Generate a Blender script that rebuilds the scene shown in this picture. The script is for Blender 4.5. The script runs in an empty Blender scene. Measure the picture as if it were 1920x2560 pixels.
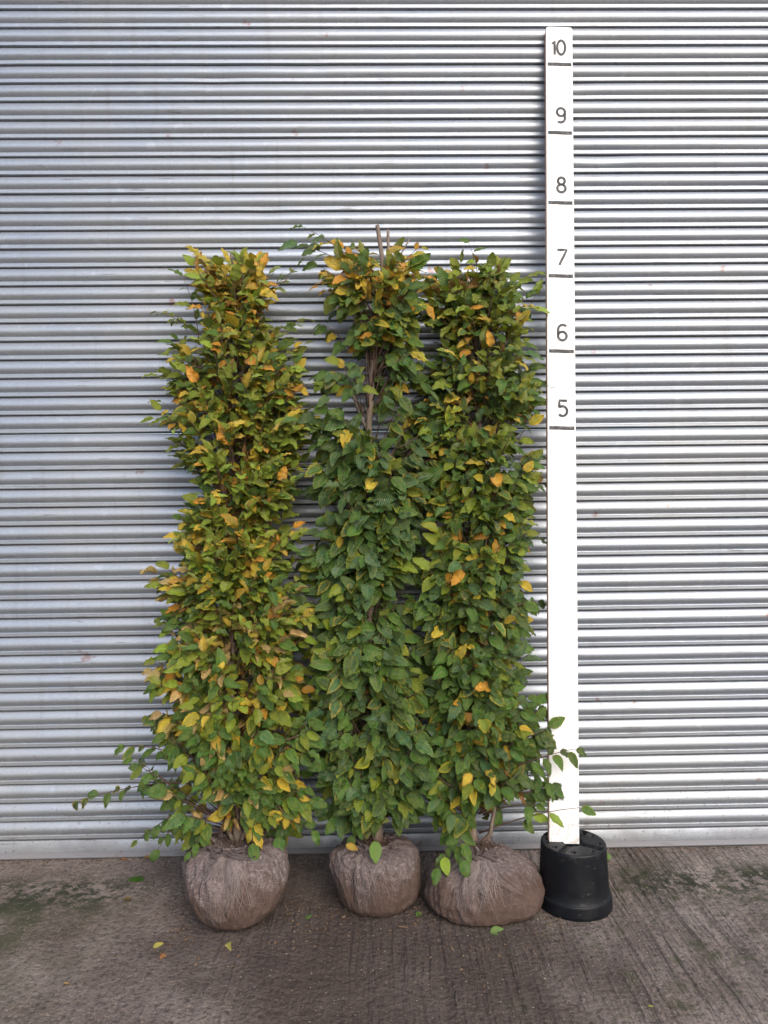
import bpy, bmesh, math, random
import numpy as np
from mathutils import Vector, Matrix, noise

sc = bpy.context.scene
R = math.radians
random.seed(7)
rng = np.random.default_rng(11)

# ------------------------------------------------------------------ camera
D = 3.0                      # camera to shutter face
H = 1.398
F = 1818.0                   # focal length in photo pixels (photo 1920 x 2560)
cam_d = bpy.data.cameras.new("camera")
cam = bpy.data.objects.new("camera", cam_d)
sc.collection.objects.link(cam)
cam_d.sensor_fit = 'VERTICAL'
cam_d.sensor_height = 36.0
cam_d.lens = F / 2560 * 36
cam_d.clip_end = 2000
CM = Matrix.Translation((0, -D, H)) @ Matrix.Rotation(R(-0.94), 4, 'Z') @ Matrix.Rotation(R(90), 4, 'X') @ Matrix.Rotation(R(-0.71), 4, 'Z')
cam.matrix_world = CM
sc.camera = cam

# ------------------------------------------------------------------ light
SUN_EL, SUN_AZ = 40.0, 24.0      # azimuth: degrees to the right of the shutter normal
world = bpy.data.worlds.new("World")
sc.world = world
world.use_nodes = True
wn = world.node_tree.nodes
sky = wn.new('ShaderNodeTexSky')
sky.sky_type = 'NISHITA'
sky.sun_disc = False
sky.sun_elevation = R(SUN_EL)
sky.sun_rotation = R(180 - SUN_AZ)
sky.air_density = 1.0
sky.dust_density = 3.5
hs = wn.new('ShaderNodeHueSaturation')       # thin high cloud: a paler, less blue sky
hs.inputs['Saturation'].default_value = 1.0
world.node_tree.links.new(sky.outputs[0], hs.inputs['Color'])
world.node_tree.links.new(hs.outputs[0], wn['Background'].inputs[0])
wn['Background'].inputs[1].default_value = 0.15
sun_d = bpy.data.lights.new("sun", 'SUN')
sun_d.energy = 0.8
sun_d.angle = R(60)
sun_d.color = (1.0, 0.975, 0.95)
sun = bpy.data.objects.new("sun", sun_d)
sc.collection.objects.link(sun)
# direction from scene towards sun
az, el = R(SUN_AZ), R(SUN_EL)
sdir = Vector((math.sin(az) * math.cos(el), -math.cos(az) * math.cos(el), math.sin(el)))
sun.rotation_euler = sdir.to_track_quat('Z', 'Y').to_euler()
sun.location = sdir * 20
sc.view_settings.view_transform = 'Standard'
sc.view_settings.look = 'None'
sc.view_settings.exposure = 0.76
sc.view_settings.gamma = 1.0

# ------------------------------------------------------------------ helpers
def pt(px, py, Y):
    """world point on the plane y=Y seen at photo pixel (1920x2560)"""
    d = CM.to_3x3() @ Vector(((px - 960) / F, -(py - 1280) / F, -1.0))
    o = CM.translation
    t = (Y - o.y) / d.y
    return o + d * t

K = 1920 / 1659.0
def pd(dx, dy, Y):           # same, from 1659-wide measuring coordinates
    return pt(dx * K, dy * K, Y)

def gp(px, py, z=0.0):       # ground point at a photo pixel
    d = CM.to_3x3() @ Vector(((px - 960) / F, -(py - 1280) / F, -1.0))
    o = CM.translation
    t = (z - o.z) / d.z
    return o + d * t

def link(o, parent=None):
    sc.collection.objects.link(o)
    if parent is not None:
        o.parent = parent
    return o

def tag(o, label=None, cat=None, group=None, kind=None):
    if label: o['label'] = label
    if cat: o['category'] = cat
    if group: o['group'] = group
    if kind: o['kind'] = kind
    return o

def empty(name, loc):
    o = bpy.data.objects.new(name, None)
    o.location = loc
    o.empty_display_size = 0.05
    return link(o)

def mesh_obj(name, verts, faces, mat, parent=None, smooth=True, uvs=None, cols=None, origin=None):
    """verts in world space; when parented the parent's location is subtracted"""
    v = np.asarray(verts, dtype=np.float64).reshape(-1, 3)
    if parent is not None:
        off = np.array(parent.location)
        pp = parent.parent
        while pp is not None:
            off = off + np.array(pp.location); pp = pp.parent
        v = v - off
    elif origin is not None:
        v = v - np.array(origin)
    me = bpy.data.meshes.new(name)
    me.from_pydata(v.tolist(), [], faces)
    me.materials.append(mat)
    if uvs is not None:
        l = me.uv_layers.new(name='UVMap')
        li = np.zeros(len(me.loops), dtype=np.int32)
        me.loops.foreach_get('vertex_index', li)
        l.data.foreach_set('uv', np.asarray(uvs, dtype=np.float32)[li].ravel())
    if cols is not None:
        a = me.color_attributes.new(name='tint', type='FLOAT_COLOR', domain='POINT')
        c = np.ones((len(v), 4), dtype=np.float32)
        c[:, :3] = cols
        a.data.foreach_set('color', c.ravel())
    if smooth:
        me.polygons.foreach_set('use_smooth', [True] * len(me.polygons))
    me.update()
    o = bpy.data.objects.new(name, me)
    if parent is None and origin is not None:
        o.location = origin
    return link(o, parent)

class MB:
    def __init__(s): s.v = []; s.f = []; s.uv = []
    def tube(s, pts, rad, n=6, cap=True):
        pts = [Vector(p) for p in pts]
        base = len(s.v)
        up = Vector((0.13, 0.31, 0.94)).normalized()
        prev = None
        L = 0
        for i, p in enumerate(pts):
            a = pts[max(i - 1, 0)]; b = pts[min(i + 1, len(pts) - 1)]
            t = (b - a)
            if t.length < 1e-9: t = Vector((0, 0, 1))
            t.normalize()
            if prev is None:
                u = t.cross(up)
                if u.length < 1e-3: u = t.cross(Vector((1, 0, 0)))
                u.normalize()
            else:
                u = (prev - t * prev.dot(t)).normalized()
            prev = u
            w = t.cross(u)
            r = rad[i] if hasattr(rad, '__len__') else rad
            if i: L += (p - pts[i - 1]).length
            for k in range(n):
                a_ = 2 * math.pi * k / n
                s.v.append(tuple(p + (u * math.cos(a_) + w * math.sin(a_)) * r))
                s.uv.append((k / n, L))
        for i in range(len(pts) - 1):
            for k in range(n):
                a_ = base + i * n + k; b_ = base + i * n + (k + 1) % n
                s.f.append((a_, b_, b_ + n, a_ + n))
        if cap:
            s.f.append(tuple(base + k for k in range(n))[::-1])
            s.f.append(tuple(base + (len(pts) - 1) * n + k for k in range(n)))
    def build(s, name, mat, parent=None, origin=None, smooth=True):
        return mesh_obj(name, s.v, s.f, mat, parent, smooth, s.uv, None, origin)

# ------------------------------------------------------------------ node helpers
def new_mat(name):
    m = bpy.data.materials.new(name)
    m.use_nodes = True
    nt = m.node_tree
    b = nt.nodes['Principled BSDF']
    return m, nt, b

class NT:
    def __init__(s, nt): s.nt = nt
    def n(s, t, **kw):
        x = s.nt.nodes.new(t)
        for k, v in kw.items(): setattr(x, k, v)
        return x
    def l(s, a, b): s.nt.links.new(a, b)
    def val(s, sock, v):
        if hasattr(v, 'links') or isinstance(v, bpy.types.NodeSocket): s.l(v, sock)
        else: sock.default_value = v
    def math(s, op, a, b=0.0, c=None, clamp=False):
        x = s.n('ShaderNodeMath', operation=op); x.use_clamp = clamp
        s.val(x.inputs[0], a); s.val(x.inputs[1], b)
        if c is not None: s.val(x.inputs[2], c)
        return x.outputs[0]
    def noise(s, vec, scale, detail=3, rough=0.5, dist=0.0):
        x = s.n('ShaderNodeTexNoise'); s.l(vec, x.inputs['Vector'])
        x.inputs['Scale'].default_value = scale; x.inputs['Detail'].default_value = detail
        x.inputs['Roughness'].default_value = rough; x.inputs['Distortion'].default_value = dist
        return x.outputs[0]
    def mapping(s, vec, sc_=(1, 1, 1), loc=(0, 0, 0), rot=(0, 0, 0)):
        x = s.n('ShaderNodeMapping'); s.l(vec, x.inputs[0])
        x.inputs['Scale'].default_value = sc_; x.inputs['Location'].default_value = loc
        x.inputs['Rotation'].default_value = rot
        return x.outputs[0]
    def rng(s, v, a, b, c=0.0, d=1.0, smooth=False):
        x = s.n('ShaderNodeMapRange'); s.val(x.inputs[0], v)
        if smooth: x.interpolation_type = 'SMOOTHSTEP'
        x.inputs[1].default_value = a; x.inputs[2].default_value = b
        x.inputs[3].default_value = c; x.inputs[4].default_value = d
        return x.outputs[0]
    def mix(s, f, a, b, mode='MIX'):
        x = s.n('ShaderNodeMix', data_type='RGBA', blend_type=mode)
        s.val(x.inputs[0], f)
        for i, v in ((6, a), (7, b)):
            if isinstance(v, tuple): x.inputs[i].default_value = (*v[:3], 1)
            else: s.l(v, x.inputs[i])
        return x.outputs[2]
    def ramp(s, v, stops):
        x = s.n('ShaderNodeValToRGB'); s.l(v, x.inputs[0])
        e = x.color_ramp.elements
        while len(e) < len(stops): e.new(0.5)
        for i, (p, c) in enumerate(stops):
            e[i].position = p; e[i].color = (*c, 1) if len(c) == 3 else c
        return x.outputs[0]
    def bump(s, h, strength, dist, normal=None):
        x = s.n('ShaderNodeBump'); s.l(h, x.inputs['Height'])
        x.inputs['Strength'].default_value = strength; x.inputs['Distance'].default_value = dist
        if normal is not None: s.l(normal, x.inputs['Normal'])
        return x.outputs[0]

# ------------------------------------------------------------------ materials
def mat_steel():
    m, nt, b = new_mat('galvanised_steel'); g = NT(nt)
    tc = g.n('ShaderNodeTexCoord').outputs['Object']
    sp = g.n('ShaderNodeSeparateXYZ'); g.l(tc, sp.inputs[0])
    fine = g.noise(tc, 260, 2, 0.6)
    mid = g.noise(g.mapping(tc, (3, 3, 22)), 2.2, 3, 0.55)
    cloud = g.noise(tc, 1.7, 3, 0.5)
    col = g.ramp(fine, [(0.3, (0.27, 0.305, 0.355)), (0.7, (0.385, 0.425, 0.48))])
    col = g.mix(g.rng(mid, 0.35, 0.7, 0, 0.35), col, (0.30, 0.32, 0.35))
    col = g.mix(g.rng(cloud, 0.4, 0.75, 0, 0.35), col, (0.40, 0.385, 0.34))
    # small horizontal scuffs
    sv = g.mapping(tc, (7, 1, 120))
    sn = g.noise(sv, 1.0, 2, 0.5)
    sc2 = g.noise(tc, 3.1, 2, 0.5)
    scuff = g.math('MULTIPLY', g.rng(sn, 0.63, 0.67), g.rng(sc2, 0.5, 0.6))
    col = g.mix(g.math('MULTIPLY', scuff, 0.55), col, (0.13, 0.11, 0.10))
    # rust spots
    rn = g.noise(tc, 9, 3, 0.6)
    rust = g.math('MULTIPLY', g.rng(rn, 0.69, 0.73), 0.6)
    col = g.mix(rust, col, (0.22, 0.10, 0.07))
    # faint drip stains and rubbed patches
    dr = g.noise(g.mapping(tc, (26, 1, 2.2)), 1.0, 4, 0.6)
    col = g.mix(g.rng(dr, 0.56, 0.72, 0, 0.30), col, (0.24, 0.235, 0.22))
    rub = g.noise(tc, 13, 5, 0.7)
    col = g.mix(g.rng(rub, 0.60, 0.68, 0, 0.35), col, (0.48, 0.52, 0.57))
    # mud splashes near the ground
    low = g.rng(sp.outputs[2], 0.0, 0.42, 1.0, 0.0)
    sk = g.noise(tc, 75, 3, 0.65)
    mud = g.math('MULTIPLY', g.rng(sk, 0.60, 0.66), low)
    film = g.math('MULTIPLY', g.rng(g.noise(tc, 8, 4, 0.6), 0.3, 0.7), g.rng(sp.outputs[2], 0.0, 0.16, 0.7, 0.0))
    dirt_dark = g.math('MAXIMUM', g.math('MULTIPLY', mud, 0.8), film)
    dirt_dark = g.math('MAXIMUM', dirt_dark, g.rng(sp.outputs[1], 0.0005, 0.006, 0.0, 0.8))  # recessed gaps between slats: their shade deepened in the colour
    dirt_dark = g.math('MAXIMUM', dirt_dark, g.rng(sp.outputs[2], 0.027, 0.021, 0.0, 0.72))
    col = g.mix(dirt_dark, col, (0.12, 0.105, 0.10))
    g.l(col, b.inputs['Base Color'])
    g.val(b.inputs['Metallic'], g.math('SUBTRACT', 0.60, g.math('MULTIPLY', dirt_dark, 0.44)))
    rgh = g.math('ADD', g.rng(cloud, 0.3, 0.7, 0.38, 0.46), g.math('MULTIPLY', g.math('SUBTRACT', fine, 0.5), 0.22))
    g.l(g.math('ADD', rgh, g.math('MULTIPLY', dirt_dark, 0.3)), b.inputs['Roughness'])
    n1 = g.bump(fine, 0.16, 0.0008)
    n2 = g.bump(g.noise(g.mapping(tc, (1.2, 1, 10)), 5, 2), 0.35, 0.002, n1)
    g.l(n2, b.inputs['Normal'])
    return m

def mat_ground():
    m, nt, b = new_mat('ribbed_concrete'); g = NT(nt)
    tc = g.n('ShaderNodeTexCoord').outputs['Object']
    sp = g.n('ShaderNodeSeparateXYZ'); g.l(tc, sp.inputs[0])
    X, Y = sp.outputs[0], sp.outputs[1]
    warp = g.n('ShaderNodeMix', data_type='VECTOR'); 
    wv = g.n('ShaderNodeTexNoise'); g.l(tc, wv.inputs['Vector']); wv.inputs['Scale'].default_value = 2.2; wv.inputs['Detail'].default_value = 4
    va = g.n('ShaderNodeVectorMath', operation='SCALE'); g.l(wv.outputs[1], va.inputs[0]); va.inputs[3].default_value = 0.045
    vb = g.n('ShaderNodeVectorMath', operation='ADD'); g.l(tc, vb.inputs[0]); g.l(va.outputs[0], vb.inputs[1])
    tcw = vb.outputs[0]
    groove = g.noise(g.mapping(tcw, (34, 1.9, 1)), 1.0, 5, 0.60)
    groove2 = g.noise(g.mapping(tcw, (16, 0.75, 1), (3, 1, 0)), 1.0, 3, 0.5)
    wear = g.rng(g.noise(tc, 1.4, 3, 0.5), 0.38, 0.62)
    xw = g.rng(X, -1.0, 0.9, 0.35, 1.0)
    gw = g.math('MULTIPLY', g.rng(wear, 0, 1, 0.45, 1.0), xw)
    pit = g.noise(tc, 55, 5, 0.65)
    lump = g.noise(tc, 16, 4, 0.6)
    h = g.math('ADD', g.math('MULTIPLY', g.math('ADD', g.rng(groove, 0.35, 0.62), g.math('MULTIPLY', g.rng(groove2, 0.35, 0.6), 1.1)), gw), g.math('MULTIPLY', pit, 1.0))
    h = g.math('ADD', h, g.math('MULTIPLY', lump, 0.9))
    # colour
    base = g.ramp(g.noise(tc, 2.3, 5, 0.62), [(0.36, (0.110, 0.080, 0.064)), (0.5, (0.188, 0.148, 0.126)), (0.66, (0.300, 0.250, 0.222))])
    base = g.mix(g.math('MULTIPLY', g.rng(groove, 0.50, 0.38), g.math('MULTIPLY', gw, 0.6)), base, (0.045, 0.035, 0.030))
    base = g.mix(g.math('MULTIPLY', g.rng(groove2, 0.46, 0.36), g.math('MULTIPLY', gw, 0.5)), base, (0.040, 0.034, 0.026))
    pale = g.noise(tc, 0.9, 4, 0.6)
    base = g.mix(g.rng(pale, 0.50, 0.66, 0, 0.30), base, (0.30, 0.265, 0.25))
    base = g.mix(g.rng(pit, 0.50, 0.36, 0, 0.75), base, (0.035, 0.028, 0.024))
    base = g.mix(g.rng(g.noise(tc, 90, 4, 0.75), 0.52, 0.72, 0, 0.75), base, (0.36, 0.31, 0.28))
    # damp brown soil stain round the root balls
    def blob(cx, cy, rx, ry):
        dx = g.math('DIVIDE', g.math('SUBTRACT', X, cx), rx); dy = g.math('DIVIDE', g.math('SUBTRACT', Y, cy), ry)
        d = g.math('SQRT', g.math('ADD', g.math('MULTIPLY', dx, dx), g.math('MULTIPLY', dy, dy)))
        d = g.math('ADD', d, g.math('MULTIPLY', g.math('SUBTRACT', g.noise(tc, 5.5, 4, 0.6), 0.5), 1.1))
        return g.rng(d, 0.45, 1.15, 1.0, 0.0, True)
    stain = g.math('MAXIMUM', blob(0.0, -0.62, 0.85, 0.5), blob(0.15, -1.05, 0.55, 0.5))
    base = g.mix(g.math('MULTIPLY', stain, 0.75), base, (0.052, 0.036, 0.029))
    # moss and algae
    mn = g.noise(tc, 6, 5, 0.65)
    mn2 = g.noise(tc, 26, 4, 0.7)
    leftm = g.math('MULTIPLY', g.rng(X, -0.8, -1.25), g.math('MULTIPLY', g.rng(Y, -0.28, -0.36), g.rng(Y, -1.5, -0.6)))
    algae = g.math('MULTIPLY', leftm, g.rng(mn, 0.35, 0.6))
    base = g.mix(g.math('MULTIPLY', algae, 0.85), base, (0.052, 0.056, 0.024))
    band = g.math('MULTIPLY', g.rng(Y, -0.50, -0.33), g.rng(Y, -0.12, -0.24))
    side = g.math('MAXIMUM', g.rng(X, -0.75, -1.0), g.rng(X, 0.85, 0.98))
    tuft = g.math('MULTIPLY', g.math('MULTIPLY', band, side), g.rng(g.math('ADD', g.math('MULTIPLY', mn2, 0.6), g.math('MULTIPLY', mn, 0.4)), 0.47, 0.53))
    base = g.mix(g.math('MULTIPLY', tuft, 0.95), base, (0.028, 0.034, 0.016))
    sparse = g.math('MULTIPLY', g.rng(g.noise(tc, 11, 5, 0.7), 0.54, 0.64), g.rng(X, 0.2, 0.9))
    base = g.mix(g.math('MULTIPLY', sparse, 0.7), base, (0.06, 0.066, 0.028))
    # pale aggregate specks
    vo = g.n('ShaderNodeTexVoronoi'); g.l(tc, vo.inputs['Vector']); vo.inputs['Scale'].default_value = 80
    cr = g.n('ShaderNodeSeparateColor'); g.l(vo.outputs['Color'], cr.inputs[0])
    spk = g.math('MULTIPLY', g.rng(vo.outputs['Distance'], 0.22, 0.15), g.rng(cr.outputs[0], 0.80, 0.82))
    spc = g.mix(cr.outputs[1], (0.55, 0.50, 0.44), (0.42, 0.30, 0.17))
    base = g.mix(g.math('MULTIPLY', spk, 0.8), base, spc)
    g.l(base, b.inputs['Base Color'])
    g.l(g.math('SUBTRACT', g.rng(mn, 0.3, 0.7, 0.62, 0.88), g.math('MULTIPLY', stain, 0.12)), b.inputs['Roughness'])
    b.inputs['Specular IOR Level'].default_value = 0.35
    hh = g.math('ADD', h, g.math('MULTIPLY', g.math('MAXIMUM', spk, tuft), 0.25))
    g.l(g.bump(hh, 1.0, 0.017), b.inputs['Normal'])
    return m

def mat_leaf():
    m, nt, b = new_mat('hornbeam_leaf'); g = NT(nt)
    uv = g.n('ShaderNodeUVMap'); uv.uv_map = 'UVMap'
    sp = g.n('ShaderNodeSeparateXYZ'); g.l(uv.outputs[0], sp.inputs[0])
    U, V = sp.outputs[0], sp.outputs[1]      # U along 0..1, V across -1..1
    at = g.n('ShaderNodeAttribute', attribute_name='tint')
    av = g.math('ABSOLUTE', V)
    ph = g.math('MULTIPLY', g.math('SUBTRACT', U, g.math('MULTIPLY', av, 0.20)), 2 * math.pi * 12)
    pleat = g.math('SINE', ph)
    vein = g.rng(pleat, 0.55, 1.0)
    mid = g.rng(av, 0.05, 0.0)
    line = g.math('MAXIMUM', g.math('MULTIPLY', vein, 0.26), g.math('MULTIPLY', mid, 0.6))
    tc = g.n('ShaderNodeTexCoord').outputs['Object']
    blot = g.noise(tc, 55, 3, 0.6)
    col = g.mix(g.rng(blot, 0.40, 0.65, 0, 0.30), at.outputs['Color'], (0.24, 0.24, 0.03))
    col = g.mix(line, col, (0.30, 0.31, 0.10))
    spots = g.rng(g.noise(tc, 130, 3, 0.6), 0.70, 0.76, 0, 0.6)
    col = g.mix(spots, col, (0.10, 0.045, 0.02))
    g.l(col, b.inputs['Base Color'])
    b.inputs['Roughness'].default_value = 0.40
    b.inputs['Specular IOR Level'].default_value = 0.6
    nrm = g.bump(pleat, 0.7, 0.0019)
    g.l(nrm, b.inputs['Normal'])
    tr = g.n('ShaderNodeBsdfTranslucent'); g.l(g.mix(0.5, col, (0.30, 0.30, 0.03)), tr.inputs[0])
    ms = g.n('ShaderNodeMixShader'); ms.inputs[0].default_value = 0.24
    g.l(b.outputs[0], ms.inputs[1]); g.l(tr.outputs[0], ms.inputs[2])
    g.l(ms.outputs[0], nt.nodes['Material Output'].inputs[0])
    return m

def mat_bark():
    m, nt, b = new_mat('hornbeam_bark'); g = NT(nt)
    tc = g.n('ShaderNodeTexCoord').outputs['Object']
    n1 = g.noise(g.mapping(tc, (1, 1, 0.35)), 60, 4, 0.6)
    n2 = g.noise(tc, 9, 3, 0.6)
    col = g.ramp(n1, [(0.3, (0.10, 0.065, 0.048)), (0.7, (0.235, 0.18, 0.14))])
    col = g.mix(g.rng(n2, 0.5, 0.7, 0, 0.5), col, (0.17, 0.17, 0.12))
    g.l(col, b.inputs['Base Color']); b.inputs['Roughness'].default_value = 0.7
    g.l(g.bump(n1, 0.5, 0.003), b.inputs['Normal'])
    return m

def mat_twig():
    m, nt, b = new_mat('twig_bark'); g = NT(nt)
    tc = g.n('ShaderNodeTexCoord').outputs['Object']
    g.l(g.ramp(g.noise(tc, 40, 2), [(0.3, (0.055, 0.028, 0.02)), (0.7, (0.13, 0.075, 0.05))]), b.inputs['Base Color'])
    b.inputs['Roughness'].default_value = 0.6
    return m

def mat_hessian(name, c_lo, c_hi, soil):
    m, nt, b = new_mat(name); g = NT(nt)
    uv = g.n('ShaderNodeUVMap'); uv.uv_map = 'UVMap'
    tc = g.n('ShaderNodeTexCoord').outputs['Object']
    sp = g.n('ShaderNodeSeparateXYZ'); g.l(tc, sp.inputs[0])
    w = g.noise(tc, 6, 3, 0.6)
    va = g.n('ShaderNodeVectorMath', operation='MULTIPLY_ADD')
    wn_ = g.n('ShaderNodeTexNoise'); g.l(tc, wn_.inputs['Vector']); wn_.inputs['Scale'].default_value = 9; wn_.inputs['Detail'].default_value = 3
    g.l(wn_.outputs[1], va.inputs[0]); va.inputs[1].default_value = (0.06, 0.06, 0); g.l(uv.outputs[0], va.inputs[2])
    st = g.noise(g.mapping(va.outputs[0], (150, 38, 1)), 1.0, 4, 0.7)
    st2 = g.noise(g.mapping(va.outputs[0], (30, 260, 1)), 1.0, 3, 0.6)
    spu = g.n('ShaderNodeSeparateXYZ'); g.l(va.outputs[0], spu.inputs[0])
    wx = g.math('SINE', g.math('MULTIPLY', spu.outputs[0], 2 * math.pi * 210))
    wy = g.math('SINE', g.math('MULTIPLY', spu.outputs[1], 2 * math.pi * 210))
    weave = g.math('MULTIPLY', g.math('ADD', wx, wy), 0.25)
    f = g.math('ADD', g.math('MULTIPLY', st, 0.6), g.math('MULTIPLY', st2, 0.4))
    col = g.ramp(f, [(0.36, tuple(c * 0.55 for c in c_lo)), (0.5, c_lo), (0.66, c_hi)])
    low = g.rng(sp.outputs[2], 0.17, 0.02)
    so = g.math('MULTIPLY', g.rng(g.math('ADD', w, g.math('MULTIPLY', low, 0.32)), 0.48, 0.72), 0.8)
    col = g.mix(so, col, soil)
    col = g.mix(g.rng(g.noise(tc, 45, 4, 0.7), 0.6, 0.75, 0, 0.4), col, (0.07, 0.045, 0.035))
    g.l(col, b.inputs['Base Color']); b.inputs['Roughness'].default_value = 0.95
    b.inputs['Specular IOR Level'].default_value = 0.15
    hh = g.math('ADD', g.math('MULTIPLY', f, 1.6), g.math('MULTIPLY', weave, 0.6))
    n1 = g.bump(hh, 0.9, 0.004)
    g.l(g.bump(g.noise(tc, 18, 4, 0.6), 0.6, 0.012, n1), b.inputs['Normal'])
    return m

def simple(name, col, rough=0.6, spec=0.5, noise_amt=0.0, nscale=30, bump=0.0, dark=None):
    m, nt, b = new_mat(name); g = NT(nt)
    tc = g.n('ShaderNodeTexCoord').outputs['Object']
    n = g.noise(tc, nscale, 4, 0.6)
    d = dark or tuple(c * 0.6 for c in col)
    g.l(g.mix(g.rng(n, 0.45, 0.7, 0, noise_amt), col, d), b.inputs['Base Color'])
    b.inputs['Roughness'].default_value = rough
    b.inputs['Specular IOR Level'].default_value = spec
    if bump: g.l(g.bump(n, 0.5, bump), b.inputs['Normal'])
    return m

M_STEEL = mat_steel(); M_GROUND = mat_ground(); M_LEAF = mat_leaf(); M_BARK = mat_bark(); M_TWIG = mat_twig()
M_HESS = mat_hessian('hessian', (0.150, 0.118, 0.113), (0.330, 0.280, 0.275), (0.095, 0.060, 0.044))
M_FIBRE = simple('jute_fibre', (0.27, 0.225, 0.21), 0.9, 0.1, 0.7, 20)
M_ROOT = simple('root_fibre', (0.10, 0.065, 0.045), 0.9, 0.1, 0.5, 20)

def mat_white():
    m, nt, b = new_mat('white_painted_board'); g = NT(nt)
    tc = g.n('ShaderNodeTexCoord').outputs['Object']
    sp = g.n('ShaderNodeSeparateXYZ'); g.l(tc, sp.inputs[0])
    n = g.noise(g.mapping(tc, (30, 30, 2)), 1.0, 4, 0.6)
    col = g.mix(g.rng(n, 0.5, 0.8, 0, 0.35), (0.80, 0.80, 0.79), (0.66, 0.65, 0.62))
    dn = g.noise(tc, 40, 4, 0.7)
    dirt_dark = g.math('MULTIPLY', g.rng(g.math('ADD', dn, g.rng(sp.outputs[2], 0.25, -0.02, 0.0, 0.16)), 0.60, 0.72), g.rng(sp.outputs[2], 0.16, 0.0, 0, 0.6))
    col = g.mix(dirt_dark, col, (0.33, 0.29, 0.24))
    g.l(col, b.inputs['Base Color']); b.inputs['Roughness'].default_value = 0.5
    g.l(g.bump(n, 0.2, 0.001), b.inputs['Normal'])
    return m
M_WHITE = mat_white()
M_EDGE = simple('bare_timber_edge', (0.52, 0.34, 0.25), 0.7, 0.3, 0.4, 60)
M_INK = simple('grey_paint', (0.055, 0.057, 0.06), 0.7, 0.3, 0.8, 70, 0, (0.17, 0.17, 0.17))
def mat_pot():
    m, nt, b = new_mat('black_plastic'); g = NT(nt)
    tc = g.n('ShaderNodeTexCoord').outputs['Object']
    sp = g.n('ShaderNodeSeparateXYZ'); g.l(tc, sp.inputs[0])
    n = g.noise(tc, 14, 5, 0.65)
    col = g.mix(g.rng(n, 0.5, 0.75, 0, 0.5), (0.004, 0.005, 0.0075), (0.012, 0.0125, 0.014))
    sc_ = g.noise(g.mapping(tc, (30, 30, 160)), 1.0, 2, 0.5)
    col = g.mix(g.rng(sc_, 0.70, 0.74, 0, 0.35), col, (0.16, 0.16, 0.15))
    up = g.math('MULTIPLY', g.rng(g.noise(tc, 30, 4, 0.7), 0.52, 0.66), g.rng(sp.outputs[2], 0.185, 0.195, 0.02, 0.22))
    col = g.mix(up, col, (0.10, 0.088, 0.07))
    g.l(col, b.inputs['Base Color'])
    g.l(g.rng(n, 0.3, 0.7, 0.36, 0.55), b.inputs['Roughness']); b.inputs['Specular IOR Level'].default_value = 0.3
    g.l(g.bump(n, 0.15, 0.003), b.inputs['Normal'])
    return m
M_POT = mat_pot()

# ------------------------------------------------------------------ ground
GX0 = 60.0
gv, gf = [], []
xs = [-600, -60, -12, -4, 4, 12, 60, 600]; ys = [-600, -60, -12, -4, 0.02, 12, 600]
for y in ys:
    for x in xs: gv.append((x, y, 0))
for j in range(len(ys) - 1):
    for i in range(len(xs) - 1):
        a = j * len(xs) + i; gf.append((a, a + 1, a + 1 + len(xs), a + len(xs)))
ground = mesh_obj('ground', gv, gf, M_GROUND, None, False)
tag(ground, kind='structure')

# ------------------------------------------------------------------ roller shutter
PITCH = 0.0754; RAIL = 0.0725; NS = 58; SX0, SX1 = -4.2, 4.2
shutter = empty('roller_shutter', (0, 0, 0))
tag(shutter, 'galvanised steel roller shutter of horizontal curved slats behind the trees, filling the background', 'shutter')
NX = 200
sxs = np.linspace(SX0, SX1, NX)
strips = [
    [(0.00, -0.0015), (0.03, -0.0042), (0.08, -0.0072), (0.14, -0.0102), (0.21, -0.0130), (0.28, -0.0150), (0.35, -0.0161), (0.41, -0.0163),
     (0.47, -0.0155), (0.53, -0.0137), (0.59, -0.0110), (0.64, -0.0083), (0.690, -0.0048)],
    [(0.690, -0.0048), (0.702, -0.0072), (0.720, -0.0086), (0.755, -0.0088), (0.82, -0.0078), (0.875, -0.0088), (0.905, -0.0084), (0.922, -0.0064)],
    [(0.922, -0.0064), (0.926, 0.008), (0.985, 0.008), (1.0, -0.0015)],
]
sv, sf = [], []
rd = random.Random(4)
dents = [(rd.uniform(-1.7, 1.9), rd.uniform(0.1, 3.5), rd.uniform(0.03, 0.12), rd.uniform(0.015, 0.045), rd.uniform(0.0012, 0.0035)) for _ in range(34)]
dents.append((pt(1500, 400, 0).x, pt(1500, 400, 0).z, 0.10, 0.03, 0.005))
def dent(x, z):
    d = 0.0
    for dx, dz, wx, wz, a in dents:
        if abs(x - dx) < wx * 2.5 and abs(z - dz) < wz * 2.5:
            d += a * math.exp(-((x - dx) / wx) ** 2 - ((z - dz) / wz) ** 2)
    return d
for s in range(NS):
    z_top = RAIL + (s + 1) * PITCH
    offs = np.array([noise.noise(Vector((x * 0.9, s * 3.7, 0.0))) for x in sxs])
    offz = np.array([noise.noise(Vector((x * 0.7, s * 2.9, 5.0))) for x in sxs])
    drop = random.uniform(-0.0006, 0.0006)
    for st in strips:
        b0 = len(sv)
        for (t, y) in st:
            for i, x in enumerate(sxs):
                sv.append((x, y * (1 + 0.07 * offs[i]) + 0.0015 * offs[i] + dent(x, z_top - t * PITCH), z_top - t * PITCH + 0.0006 * offz[i] + drop))
        for j in range(len(st) - 1):
            for i in range(NX - 1):
                a = b0 + j * NX + i
                sf.append((a, a + NX, a + NX + 1, a + 1))
curtain = mesh_obj('slat_curtain', sv, sf, M_STEEL, shutter)
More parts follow.
